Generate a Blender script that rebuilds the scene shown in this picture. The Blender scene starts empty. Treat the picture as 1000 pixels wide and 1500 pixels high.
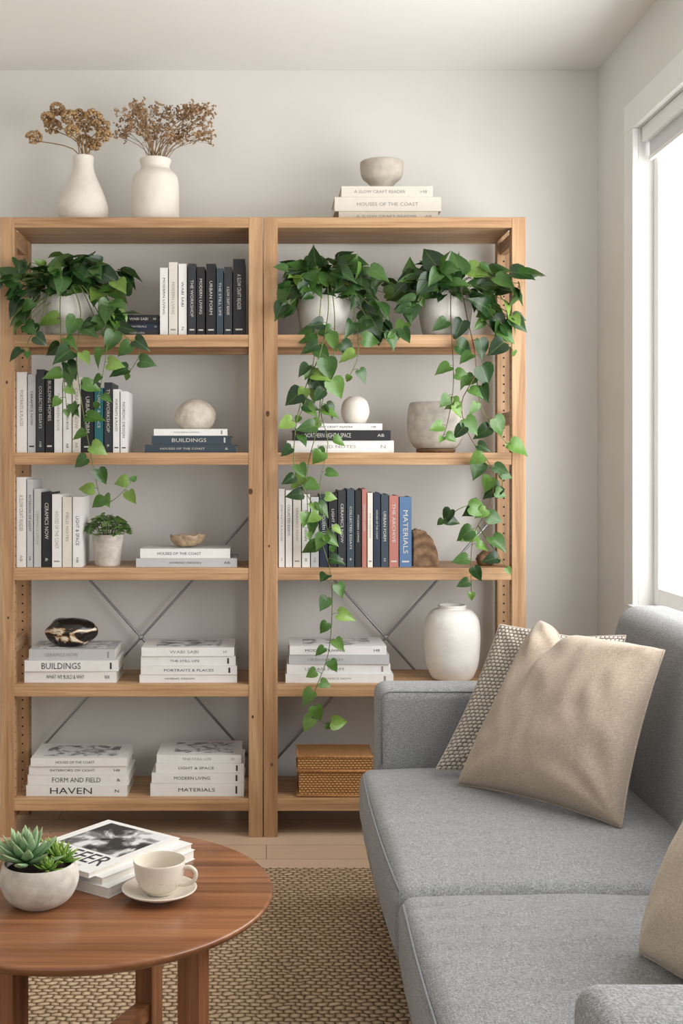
import bpy, math, random
from mathutils import Vector, Matrix, noise
R = random.Random(7)
scn = bpy.context.scene
try:
    scn.view_settings.view_transform = 'Standard'
    scn.view_settings.look = 'None'
    scn.view_settings.exposure = 0.0
except Exception as e:
    print(e)

# ------------------------------------------------------------------ survey helper
F = 1708.0; CX = 390.0; CY = 680.0; EYE = 1.28
def at(px, py, d):          # measured photo point + its real distance -> metres
    return Vector(((px-CX)/F*d, d, EYE-(py-CY)/F*d))
def gx(px, d=4.0): return (px-CX)/F*d
def gz(py, d=4.0): return EYE-(py-CY)/F*d

# ------------------------------------------------------------------ materials
def lin(c):
    return tuple(((x/255)/12.92 if x/255 <= 0.04045 else ((x/255+0.055)/1.055)**2.4) for x in c)+(1,)
def newmat(name):
    m = bpy.data.materials.new(name); m.use_nodes = True
    nt = m.node_tree; b = nt.nodes['Principled BSDF']
    return m, nt, b
def N(nt, t, **kw):
    n = nt.nodes.new(t)
    for k, v in kw.items():
        if k.startswith('i_'):
            n.inputs[k[2:].replace('_', ' ')].default_value = v
        else: setattr(n, k, v)
    return n
def ramp(nt, fac, stops):
    r = nt.nodes.new('ShaderNodeValToRGB')
    e = r.color_ramp.elements
    while len(e) < len(stops): e.new(0.5)
    for el, (p, c) in zip(e, stops): el.position = p; el.color = c
    nt.links.new(fac, r.inputs['Fac']); return r.outputs['Color']
def bump(nt, b, h, strength=0.3, dist=0.002):
    n = N(nt, 'ShaderNodeBump'); n.inputs['Strength'].default_value = strength
    n.inputs['Distance'].default_value = dist
    nt.links.new(h, n.inputs['Height']); nt.links.new(n.outputs['Normal'], b.inputs['Normal'])
def coords(nt, scale=(1,1,1), kind='Object', rot=(0,0,0)):
    t = N(nt, 'ShaderNodeTexCoord'); mp = N(nt, 'ShaderNodeMapping')
    mp.inputs['Scale'].default_value = scale; mp.inputs['Rotation'].default_value = rot
    nt.links.new(t.outputs[kind], mp.inputs['Vector']); return mp.outputs['Vector']
def noiset(nt, vec, scale, detail=4, rough=0.6, dist=0.0):
    n = N(nt, 'ShaderNodeTexNoise'); n.inputs['Scale'].default_value = scale
    n.inputs['Detail'].default_value = detail; n.inputs['Roughness'].default_value = rough
    n.inputs['Distortion'].default_value = dist
    nt.links.new(vec, n.inputs['Vector']); return n.outputs['Fac']
def mixc(nt, a, b, fac, mode='MULTIPLY'):
    mx = N(nt, 'ShaderNodeMix', data_type='RGBA', blend_type=mode); mx.inputs[0].default_value = fac
    nt.links.new(a, mx.inputs[6]); nt.links.new(b, mx.inputs[7]); return mx.outputs[2]
def plain(name, rgb, rough=0.6, var=0.06, nscale=40, bs=0.1, bd=0.001, spec=0.4, metal=0):
    m, nt, b = newmat(name); c = lin(rgb)
    v = coords(nt); f = noiset(nt, v, nscale)
    lo = tuple(x*(1-var) for x in c[:3])+(1,); hi = tuple(min(1, x*(1+var)) for x in c[:3])+(1,)
    nt.links.new(ramp(nt, f, [(0.3, lo), (0.7, hi)]), b.inputs['Base Color'])
    b.inputs['Roughness'].default_value = rough; b.inputs['Metallic'].default_value = metal
    b.inputs['Specular IOR Level'].default_value = spec
    if bs: bump(nt, b, f, bs, bd)
    return m
def wood(name, c1, c2, c3, axis, rough=0.5, s=1.0, rings=0.5, streak=0.7, rs_=2.2):
    m, nt, b = newmat(name)
    sc = [14*s]*3; sc[axis] = 0.9*s
    f = noiset(nt, coords(nt, tuple(sc)), 1.6, 5, 0.6, 0.9)
    sf = [130*s]*3; sf[axis] = 3.5*s
    g = noiset(nt, coords(nt, tuple(sf)), 1.5, 3, 0.6, 0.2)
    sr = [9*s]*3; sr[axis] = 0.8*s
    wv = N(nt, 'ShaderNodeTexWave', wave_type='RINGS', rings_direction='XYZ'[axis]); nt.links.new(coords(nt, tuple(sr)), wv.inputs['Vector'])
    wv.inputs['Scale'].default_value = rs_; wv.inputs['Distortion'].default_value = 5; wv.inputs['Detail'].default_value = 3; wv.inputs['Detail Scale'].default_value = 0.7
    col = ramp(nt, f, [(0.28, lin(c1)), (0.5, lin(c2)), (0.72, lin(c3))])
    col = mixc(nt, col, ramp(nt, g, [(0.3, (0.66,0.61,0.56,1)), (0.6, (1,1,1,1))]), streak)
    col = mixc(nt, col, ramp(nt, wv.outputs['Fac'], [(0.0, (0.66,0.57,0.48,1)), (0.45, (1,1,1,1))]), rings)
    nt.links.new(col, b.inputs['Base Color'])
    b.inputs['Roughness'].default_value = rough
    bump(nt, b, g, 0.15, 0.001)
    return m
oak = ((156,118,82), (186,148,109), (202,166,128))
M_oakX = wood('oak_x', *oak, 0); M_oakY = wood('oak_y', *oak, 1); M_oakZ = wood('oak_z', *oak, 2)
tb = ((100,62,40), (140,92,61), (164,114,79))
M_tabX = wood('walnut_x', *tb, 0, 0.25, 0.7, 0.42, 0.6, 1.1); M_tabZ = wood('walnut_z', *tb, 2, 0.4)
M_dark = plain('hole_dark', (60,40,25), 0.9)
M_knot = plain('knot', (84,52,30), 0.6, 0.3, 60)
M_steel = plain('galvanised', (160,162,165), 0.35, 0.05, 60, 0.02, 0.001, 0.5, 0.8)
M_wall = plain('wall_paint', (225,224,220), 0.85, 0.015, 6, 0.05, 0.0006)
M_ceil = plain('ceiling_paint', (236,234,230), 0.9, 0.01, 6, 0.03, 0.0005)
M_trim = plain('trim_paint', (236,236,235), 0.45, 0.01, 6, 0)
M_blind = plain('blind_fabric', (214,216,219), 0.9, 0.02, 300, 0.1)
M_plaster = plain('plaster_white', (226,220,211), 0.8, 0.05, 22, 0.5, 0.004, 0.2)
M_plaster2 = plain('plaster_chalk', (230,227,222), 0.85, 0.06, 14, 0.7, 0.006, 0.2)
M_pot = plain('pot_white', (222,219,213), 0.75, 0.08, 30, 0.4, 0.003, 0.2)
M_stone = plain('stone', (206,197,184), 0.85, 0.18, 30, 0.8, 0.006, 0.2)
M_concrete = plain('concrete', (190,184,176), 0.85, 0.2, 34, 0.6, 0.003, 0.2)
M_bowl = plain('bowl_taupe', (186,178,166), 0.7, 0.12, 40, 0.4, 0.002, 0.2)
M_soil = plain('soil', (58,42,30), 1, 0.4, 120, 1, 0.006)
M_twig = plain('dry_stem', (144,114,80), 0.9, 0.15, 80)
M_seed = plain('dry_seed', (174,142,102), 0.95, 0.3, 60, 0.5, 0.003)
M_seed2 = plain('dry_blossom', (164,134,102), 0.95, 0.3, 60, 0.5, 0.003)
M_stem = plain('vine_stem', (100,114,60), 0.6, 0.15, 60)
M_brownst = plain('vine_stem_old', (100,80,50), 0.7, 0.15, 60)
M_page = plain('paper_pages', (220,215,205), 0.9, 0.03, 200, 0.1)
M_agate = plain('geode', (122,92,68), 0.7, 0.35, 50, 0.8, 0.004)
M_legd = plain('dark_leg', (52,38,32), 0.4, 0.1)
M_ink = plain('ink', (58,58,62), 0.7, 0, 10, 0)
M_inkW = plain('ink_white', (194,192,186), 0.7, 0, 10, 0)
M_inkG = plain('ink_grey', (140,138,134), 0.7, 0, 10, 0)
M_cup = plain('cup_glaze', (216,207,193), 0.3, 0.04, 60, 0.1)

BOOK = {}
for k, c in dict(white=(224,223,221), cream=(214,209,199), grey=(184,185,187), black=(30,30,33), char=(46,49,54),
                 navy=(36,45,64), slate=(52,66,76), teal=(34,96,102), blue=(80,110,148), cyan=(40,124,136), coral=(168,110,100),
                 red=(170,60,54), beige=(204,196,182)).items():
    BOOK[k] = plain('cover_'+k, c, 0.5, 0.03, 30, 0.03)

def photo_mat(name, sc=9, lo=0.42, hi=0.58):
    m, nt, b = newmat(name)
    f = noiset(nt, coords(nt), sc, 5, 0.55, 0.8)
    nt.links.new(ramp(nt, f, [(lo, (0.02,0.02,0.022,1)), ((lo+hi)/2, (0.2,0.2,0.2,1)), (hi, (0.7,0.7,0.7,1))]), b.inputs['Base Color'])
    b.inputs['Roughness'].default_value = 0.35
    return m
M_photo = photo_mat('printed_photo', 14, 0.46, 0.6); M_photoL = photo_mat('printed_photo_pale', 22, 0.3, 0.54)

def leafmat(name, a, b_, c):
    m, nt, b = newmat(name)
    g = N(nt, 'ShaderNodeNewGeometry')
    col = ramp(nt, g.outputs['Random Per Island'], [(0.0, lin(a)), (0.5, lin(b_)), (1.0, lin(c))])
    uv = N(nt, 'ShaderNodeTexCoord'); sp = N(nt, 'ShaderNodeSeparateXYZ')
    nt.links.new(uv.outputs['UV'], sp.inputs[0])
    ab = N(nt, 'ShaderNodeMath', operation='ABSOLUTE'); nt.links.new(sp.outputs[0], ab.inputs[0])
    lt = N(nt, 'ShaderNodeMapRange'); lt.inputs[1].default_value = 0.0; lt.inputs[2].default_value = 0.035
    lt.inputs[3].default_value = 0.35; lt.inputs[4].default_value = 0.0
    nt.links.new(ab.outputs[0], lt.inputs[0])
    mx = N(nt, 'ShaderNodeMix', data_type='RGBA'); nt.links.new(lt.outputs[0], mx.inputs[0])
    nt.links.new(col, mx.inputs[6]); mx.inputs[7].default_value = lin((122,152,80))
    pn = noiset(nt, coords(nt), 90, 3, 0.6)
    cc_ = mixc(nt, mx.outputs[2], ramp(nt, pn, [(0.35, (0.78,0.82,0.74,1)), (0.6, (1,1,1,1))]), 0.8)
    nt.links.new(cc_, b.inputs['Base Color'])
    b.inputs['Roughness'].default_value = 0.33
    tr = N(nt, 'ShaderNodeBsdfTranslucent'); nt.links.new(cc_, tr.inputs['Color'])
    ms = N(nt, 'ShaderNodeMixShader'); ms.inputs[0].default_value = 0.16
    out = nt.nodes['Material Output']
    nt.links.new(b.outputs[0], ms.inputs[1]); nt.links.new(tr.outputs[0], ms.inputs[2])
    nt.links.new(ms.outputs[0], out.inputs['Surface'])
    return m
M_leaf = leafmat('pothos_leaf', (28,54,28), (46,80,38), (76,114,54))
M_leafy = leafmat('pothos_leaf_young', (66,106,46), (94,134,58), (134,166,80))
M_leafs = leafmat('herb_leaf', (60,92,48), (86,120,62), (120,150,84))

def succ_mat(name, base, tip):
    m, nt, b = newmat(name)
    uv = N(nt, 'ShaderNodeTexCoord'); sp = N(nt, 'ShaderNodeSeparateXYZ')
    nt.links.new(uv.outputs['UV'], sp.inputs[0])
    nt.links.new(ramp(nt, sp.outputs[1], [(0.0, lin(base)), (0.75, lin(tuple((p+q)//2 for p, q in zip(base, tip)))), (1.0, lin(tip))]), b.inputs['Base Color'])
    b.inputs['Roughness'].default_value = 0.5
    b.inputs['Subsurface Weight'].default_value = 0.1; b.inputs['Subsurface Scale'].default_value = 0.01
    return m
M_su1 = succ_mat('succulent_blue', (84,122,80), (168,192,150)); M_su2 = succ_mat('succulent_green', (80,126,46), (158,190,88))

def fabric(name, rgb, scale=420, var=0.12, bs=0.35, bd=0.0012, heather=0.0):
    m, nt, b = newmat(name); c = lin(rgb)
    v = coords(nt)
    f = noiset(nt, v, scale, 2, 0.6); g = noiset(nt, v, 7, 3, 0.5)
    a = tuple(x*(1-var*2) for x in c[:3])+(1,); d = tuple(min(1, x*(1+var*1.6)) for x in c[:3])+(1,)
    col = ramp(nt, f, [(0.3, a), (0.7, d)])
    col = mixc(nt, col, ramp(nt, g, [(0.3, (0.88,0.88,0.88,1)), (0.7, (1,1,1,1))]), 0.5)
    if heather:
        h1 = noiset(nt, coords(nt, (420,60,420)), 1, 2); h2 = noiset(nt, coords(nt, (60,420,420)), 1, 2)
        for h in (h1, h2): col = mixc(nt, col, ramp(nt, h, [(0.35, (0.66,0.66,0.67,1)), (0.62, (1.0,1.0,1.0,1))]), heather)
    nt.links.new(col, b.inputs['Base Color'])
    b.inputs['Roughness'].default_value = 0.95; b.inputs['Specular IOR Level'].default_value = 0.15
    b.inputs['Sheen Weight'].default_value = 0.2; b.inputs['Sheen Roughness'].default_value = 0.5
    bump(nt, b, f, bs, bd)
    return m
M_sofa = fabric('sofa_fabric', (158,160,162), 300, 0.2, 0.7, 0.0022, 0.65); M_seam = fabric('sofa_seam', (118,121,124))
M_linen = fabric('linen_beige', (186,170,153), 380, 0.1, 0.4, 0.0015, 0.4); M_linen2 = fabric('linen_sand', (202,187,168), 380, 0.1, 0.4, 0.0015, 0.4)

def grid_height(nt, kind, fx, fy, wobs, wa):
    v = coords(nt, (1,1,1), kind); sp = N(nt, 'ShaderNodeSeparateXYZ'); nt.links.new(v, sp.inputs[0])
    def mth(op, a, b=None):
        n = N(nt, 'ShaderNodeMath', operation=op)
        for i, x in enumerate((a, b)):
            if x is None: continue
            if isinstance(x, (int, float)): n.inputs[i].default_value = x
            else: nt.links.new(x, n.inputs[i])
        return n.outputs[0]
    wob = noiset(nt, v, wobs, 3, 0.5)
    x = mth('ADD', sp.outputs[0], mth('MULTIPLY', wob, wa)); y = mth('ADD', sp.outputs[1], mth('MULTIPLY', wob, wa))
    row = mth('FLOOR', mth('MULTIPLY', y, fy))
    sh = mth('MULTIPLY', mth('MODULO', row, 2.0), 0.5)
    fxx = mth('FRACT', mth('ADD', mth('ADD', mth('MULTIPLY', x, fx), sh), 100))
    fyy = mth('FRACT', mth('ADD', mth('MULTIPLY', y, fy), 100))
    a = mth('SINE', mth('MULTIPLY', fxx, math.pi)); c = mth('SINE', mth('MULTIPLY', fyy, math.pi))
    return mth('POWER', mth('MULTIPLY', a, c), 0.6), v
def woven(name, kind, fx, fy, lo, mid, hi, bs=0.9, bd=0.006, wobs=9, wa=0.012):
    m, nt, b = newmat(name)
    h, v = grid_height(nt, kind, fx, fy, wobs, wa)
    col = ramp(nt, h, [(0.1, lin(lo)), (0.45, lin(mid)), (0.95, lin(hi))])
    n2 = noiset(nt, v, 120 if kind == 'Object' else 60, 3, 0.7); n3 = noiset(nt, v, 3.0, 3)
    col = mixc(nt, col, ramp(nt, n2, [(0.3, (0.66,0.64,0.6,1)), (0.65, (1,1,1,1))]), 0.8)
    col = mixc(nt, col, ramp(nt, n3, [(0.3, (0.86,0.84,0.82,1)), (0.7, (1,1,1,1))]), 0.6)
    nt.links.new(col, b.inputs['Base Color'])
    b.inputs['Roughness'].default_value = 0.95; b.inputs['Specular IOR Level'].default_value = 0.1
    bump(nt, b, h, bs, bd); return m
M_rug = woven('jute', 'Object', 38, 54, (118,94,70), (190,162,130), (224,202,172), 0.95, 0.008, 26, 0.024)
M_knit = woven('knit', 'UV', 30, 40, (92,87,81), (192,184,174), (216,209,199), 1.0, 0.004)
M_rattan = woven('rattan', 'UV', 1, 1, (128,84,46), (190,140,90), (216,170,118), 0.9, 0.004, 0.4, 0.5)
M_rim = plain('rattan_rim', (180,128,78), 0.7, 0.3, 90, 0.5)

# ------------------------------------------------------------------ mesh builder
class MB:
    def __init__(s): s.v=[]; s.f=[]; s.mi=[]; s.sm=[]; s.uv=[]; s.mats=[]
    def add(s, vs, fs, mat, smooth=False, M=None, uv=None):
        if mat not in s.mats: s.mats.append(mat)
        k = s.mats.index(mat); o = len(s.v)
        for p in vs: s.v.append(tuple(M @ Vector(p)) if M else tuple(p))
        s.uv += list(uv) if uv else [(0, 0)]*len(vs)
        for f in fs:
            s.f.append(tuple(i+o for i in f)); s.mi.append(k); s.sm.append(smooth)
    def box(s, x0, x1, y0, y1, z0, z1, mat, M=None):
        v = [(x,y,z) for x in (x0,x1) for y in (y0,y1) for z in (z0,z1)]
        s.add(v, [(0,1,3,2),(4,6,7,5),(0,4,5,1),(2,3,7,6),(0,2,6,4),(1,5,7,3)], mat, False, M)
    def tube(s, pts, r, mat, seg=6, r2=None, sub=4):
        pts = [Vector(p) for p in pts]
        if len(pts) > 2 and sub > 1: pts = catmull(pts, sub)
        n = len(pts); vs = []; fs = []
        up = Vector((0.13,0.21,1)).normalized(); t0 = (pts[1]-pts[0]).normalized()
        a = t0.cross(up)
        if a.length < 0.05: a = t0.cross(Vector((1,0,0)))
        a.normalize()
        for i, p in enumerate(pts):
            t = (pts[min(i+1, n-1)]-pts[max(i-1, 0)]).normalized()
            a = (a-t*a.dot(t)).normalized(); b = t.cross(a)
            rr = r if r2 is None else r+(r2-r)*i/(n-1)
            for k in range(seg):
                w = 2*math.pi*k/seg; vs.append(p+(a*math.cos(w)+b*math.sin(w))*rr)
        for i in range(n-1):
            for k in range(seg):
                fs.append((i*seg+k, i*seg+(k+1) % seg, (i+1)*seg+(k+1) % seg, (i+1)*seg+k))
        fs.append(tuple(range(seg))[::-1]); fs.append(tuple((n-1)*seg+k for k in range(seg)))
        s.add(vs, fs, mat, True)
    def lathe(s, prof, mat, c=(0,0,0), seg=40, M=None, deform=None):
        vs = []; fs = []; n = len(prof)
        for (r, z) in prof:
            for k in range(seg):
                w = 2*math.pi*k/seg; p = Vector((r*math.cos(w), r*math.sin(w), z))
                if deform: p = deform(p)
                vs.append((p[0]+c[0], p[1]+c[1], p[2]+c[2]))
        for i in range(n-1):
            for k in range(seg):
                fs.append((i*seg+k, i*seg+(k+1) % seg, (i+1)*seg+(k+1) % seg, (i+1)*seg+k))
        fs.append(tuple(range(seg))[::-1]); fs.append(tuple((n-1)*seg+k for k in range(seg)))
        s.add(vs, fs, mat, True, M)
    def ico(s, c, r, mat, sq=(1,1,1)):
        vs = [(c[0]+v[0]*r*sq[0], c[1]+v[1]*r*sq[1], c[2]+v[2]*r*sq[2]) for v in ICO_V]
        s.add(vs, ICO_F, mat, True)
    def build(s, name, parent=None, bevel=0, seg=2):
        me = bpy.data.meshes.new(name); me.from_pydata(s.v, [], s.f)
        for m in s.mats: me.materials.append(m)
        me.polygons.foreach_set('material_index', s.mi); me.polygons.foreach_set('use_smooth', s.sm)
        ul = me.uv_layers.new(name='UVMap'); idx = [0]*len(me.loops)
        me.loops.foreach_get('vertex_index', idx)
        ul.data.foreach_set('uv', [c for i in idx for c in s.uv[i]])
        me.update(); ob = bpy.data.objects.new(name, me); scn.collection.objects.link(ob)
        if parent: ob.parent = parent
        if bevel:
            b = ob.modifiers.new('bevel', 'BEVEL'); b.width = bevel; b.segments = seg
            b.limit_method = 'ANGLE'; b.angle_limit = math.radians(50); b.use_clamp_overlap = True
        return ob
def catmull(p, sub):
    q = [p[0]]+list(p)+[p[-1]]; out = []
    for i in range(1, len(q)-2):
        for k in range(sub):
            t = k/sub; a, b, c, d = q[i-1], q[i], q[i+1], q[i+2]
            out.append(0.5*((2*b)+(c-a)*t+(2*a-5*b+4*c-d)*t*t+(3*b-a-3*c+d)*t**3))
    out.append(p[-1]); return out
def sprof(pts, sub=5):
    return [(max(0.0005, p.x), p.y) for p in catmull([Vector((a, b)) for a, b in pts], sub)]
g = (1+5**0.5)/2
ICO_V = [Vector(v).normalized() for v in [(-1,g,0),(1,g,0),(-1,-g,0),(1,-g,0),(0,-1,g),(0,1,g),(0,-1,-g),(0,1,-g),(g,0,-1),(g,0,1),(-g,0,-1),(-g,0,1)]]
ICO_F = [(0,11,5),(0,5,1),(0,1,7),(0,7,10),(0,10,11),(1,5,9),(5,11,4),(11,10,2),(10,7,6),(7,1,8),(3,9,4),(3,4,2),(3,2,6),(3,6,8),(3,8,9),(4,9,5),(2,4,11),(6,2,10),(8,6,7),(9,8,1)]
def empty(name):
    e = bpy.data.objects.new(name, None); scn.collection.objects.link(e); e.empty_display_size = 0.1; return e

_tc = {}
def text_mesh(t):
    if t not in _tc:
        c = bpy.data.curves.new('t', 'FONT'); c.body = t; c.size = 1; c.resolution_u = 2
        o = bpy.data.objects.new('t', c); scn.collection.objects.link(o)
        bpy.context.view_layer.update()
        me = bpy.data.meshes.new_from_object(o.evaluated_get(bpy.context.evaluated_depsgraph_get()))
        vs = [v.co.copy() for v in me.vertices]; fs = [tuple(p.vertices) for p in me.polygons]
        bpy.data.objects.remove(o); bpy.data.curves.remove(c); bpy.data.meshes.remove(me)
        x0 = min(v.x for v in vs); x1 = max(v.x for v in vs); y0 = min(v.y for v in vs); y1 = max(v.y for v in vs)
        _tc[t] = ([Vector((v.x-(x0+x1)/2, v.y-(y0+y1)/2, 0)) for v in vs], fs, x1-x0, y1-y0)
    return _tc[t]
def put_text(mb, t, org, ax, ay, w, h, mat):
    vs, fs, tw, th = text_mesh(t); sx = w/tw; sy = min(h/th, sx*1.7); sx = min(sx, sy*1.5)
    mb.add([Vector(org)+Vector(ax)*v.x*sx+Vector(ay)*v.y*sy for v in vs], fs, mat)
TITLES = ['INTERIORS OF LIGHT','BUILDING HOMES','MODERN LIVING','THE GARDEN BOOK','CERAMICS NOW','LIGHT & SPACE','THE ARCHIVE','NORDIC DESIGN','HOUSES OF THE COAST','THE WORKSHOP','A SLOW CRAFT READER','MATERIALS','WABI SABI','COLLECTED ESSAYS','URBAN FORM','THE STILL LIFE','FIELD NOTES','PORTRAITS & PLACES']

def book(mb, M, t, h, d, col, title=None, ink=None, sz=0.42):
    c = BOOK[col]; e = 0.0022
    mb.box(0, e, 0, d, 0, h, c, M); mb.box(t-e, t, 0, d, 0, h, c, M); mb.box(e, t-e, 0, e, 0, h, c, M)
    mb.box(e, t-e, e, d-0.004, 0.003, h-0.003, M_page, M)
    if ink is None: ink = M_inkW if col in ('black','char','navy','slate','teal','blue','cyan','coral','red') else R.choice((M_ink, M_inkG))
    title = title or R.choice(TITLES)
    l = h*R.uniform(0.38, 0.62); y = -0.0005
    k = sz*R.uniform(0.65, 1.0)
    def T(o, L, H, s, i_=None):
        a = M.to_3x3()
        put_text(mb, s, M @ Vector(o), a @ Vector((0,0,-1)), a @ Vector((1,0,0)), L, H, i_ or ink)
    T((t/2, y, h*R.uniform(0.5, 0.64)), l, t*k, title)
    q = R.random()
    if q < 0.5: T((t/2, y, h*0.1), h*0.07, t*0.28, R.choice(['AB','III','&','N','H8']))
    elif q < 0.8: mb.box(t*0.2, t*0.8, -0.0004, 0, h*0.07, h*0.09, ink, M)
def vrow(name, items, shelf_z, yfront, depth=0.17):
    mb = MB()
    for (a, b, tp, col) in items:
        x0 = gx(a, yfront)+0.0006; x1 = gx(b, yfront)-0.0006
        h = gz(tp, yfront)-shelf_z
        book(mb, Matrix.Translation((x0, yfront+R.uniform(0, 0.006), shelf_z)), x1-x0, h, depth+R.uniform(-0.01, 0.01), col, None, None, 0.42)
    return mb.build(name, None, 0.0008, 1)
def lay(x0, x1, y, z0, t, rot=0.0):
    cx = (x0+x1)/2
    B = Matrix(((0,0,-1,0),(0,1,0,0),(1,0,0,0),(0,0,0,1)))
    return Matrix.Translation((cx, y, z0)) @ Matrix.Rotation(rot, 4, 'Z') @ Matrix.Translation(((x1-x0)/2, 0, 0)) @ B
def hstack(name, items, z, y, depth=0.2, cover=None):
    mb = MB()
    for i, it in enumerate(items):
        a, b, tpx, col = it[:4]; title = it[4] if len(it) > 4 else None
        t = tpx/F*y; yy = y+R.uniform(0, 0.008)
        x0, x1 = gx(a, y), gx(b, y)
        book(mb, lay(x0, x1, yy, z, t, R.uniform(-0.012, 0.012)), t-0.0006, x1-x0, depth+R.uniform(-0.008, 0.008), col, title, M_ink if title and col in ('white',) else None, 0.6 if title else 0.34)
        z += t
    if cover:
        w = x1-x0; mb.box(x0+w*cover[0], x0+w*cover[1], yy+depth*0.15, yy+depth*0.85, z-0.0003, z+0.0006, cover[2])
    return mb.build(name, None, 0.0008, 1), z

# ------------------------------------------------------------------ room
WY = 4.36; WX = 1.238; CH = 2.753; LX = -2.3; RY = -2.2
def slab(name, b, mat, bev=0):
    mb = MB(); mb.box(*b, mat); return mb.build(name, None, bev)
slab('wall_back', (LX-0.1, WX+0.16, WY, WY+0.1, 0, CH), M_wall)
slab('wall_left', (LX-0.1, LX, RY, WY, 0, CH), M_wall)
slab('ceiling', (LX-0.1, WX+0.16, RY, WY+0.1, CH, CH+0.1), M_ceil)
WY0, WY1, WZ0, WZ1 = 1.0, 3.88, 0.80, 2.40
mb = MB()
mb.box(WX, WX+0.16, WY1, WY, 0, CH, M_wall); mb.box(WX, WX+0.16, RY, WY0, 0, CH, M_wall)
mb.box(WX, WX+0.16, WY0, WY1, WZ1, CH, M_wall); mb.box(WX, WX+0.16, WY0, WY1, 0, WZ0, M_wall)
mb.build('wall_right')
m, nt, b = newmat('floor_oak')
br = N(nt, 'ShaderNodeTexBrick'); v = coords(nt, (1,1,1))
nt.links.new(v, br.inputs['Vector'])
for k, val in (('Scale', 1.0), ('Mortar Size', 0.0015), ('Brick Width', 1.5), ('Row Height', 0.14), ('Mortar Smooth', 0.1)): br.inputs[k].default_value = val
br.inputs['Color1'].default_value = lin((214,188,161)); br.inputs['Color2'].default_value = lin((204,177,150)); br.inputs['Mortar'].default_value = lin((140,112,88))
gr = noiset(nt, coords(nt, (2, 40, 1)), 3, 4)
col = mixc(nt, br.outputs['Color'], ramp(nt, gr, [(0.3, (0.82,0.8,0.77,1)), (0.65, (1,1,1,1))]), 0.7)
nt.links.new(col, b.inputs['Base Color']); b.inputs['Roughness'].default_value = 0.45
slab('floor', (LX-0.1, WX+0.16, RY, WY+0.1, -0.06, 0), m)
slab('baseboard_back', (LX, WX, WY-0.014, WY, 0, 0.1), M_trim, 0.003)
slab('baseboard_right', (WX-0.014, WX, RY, WY-0.014, 0, 0.1), M_trim, 0.003)
win = empty('window_1')
mb = MB(); c = 0.095
for z0, z1 in ((WZ1, WZ1+c), (WZ0-c, WZ0)): mb.box(WX-0.02, WX, WY0-c, WY1+c, z0, z1, M_trim)
mb.box(WX-0.02, WX, WY1, WY1+c, WZ0, WZ1, M_trim); mb.box(WX-0.02, WX, WY0-c, WY0, WZ0, WZ1, M_trim)
mb.box(WX-0.032, WX+0.06, WY0-c, WY1+0.02, WZ0-0.012, WZ0+0.012, M_trim)
mb.build('casing', win, 0.003)
mb = MB(); xa, xb = WX+0.05, WX+0.09
e = 0.045
for y0 in (WY0, WY0+(WY1-WY0)*0.5-0.03, WY1-e): mb.box(xa, xb, y0, y0+(e if y0 != WY0+(WY1-WY0)*0.5-0.03 else 0.06), WZ0+0.012, WZ1, M_trim)
mb.box(xa+0.002, xb-0.002, WY0, WY1, WZ0+0.012, WZ0+0.07, M_trim); mb.box(xa+0.002, xb-0.002, WY0, WY1, WZ1-e, WZ1, M_trim)
mb.build('sash', win, 0.003)
mb = MB(); mb.box(WX+0.008, WX+0.045, WY0+0.01, WY1-0.01, WZ1-0.05, WZ1-0.002, M_trim)
mb.box(WX+0.03, WX+0.034, WY0+0.02, WY1-0.02, WZ1-0.10, WZ1-0.04, M_blind)
mb.box(WX+0.026, WX+0.038, WY0+0.02, WY1-0.02, WZ1-0.115, WZ1-0.10, M_trim)
mb.build('roller_blind', win, 0.002)

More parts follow.
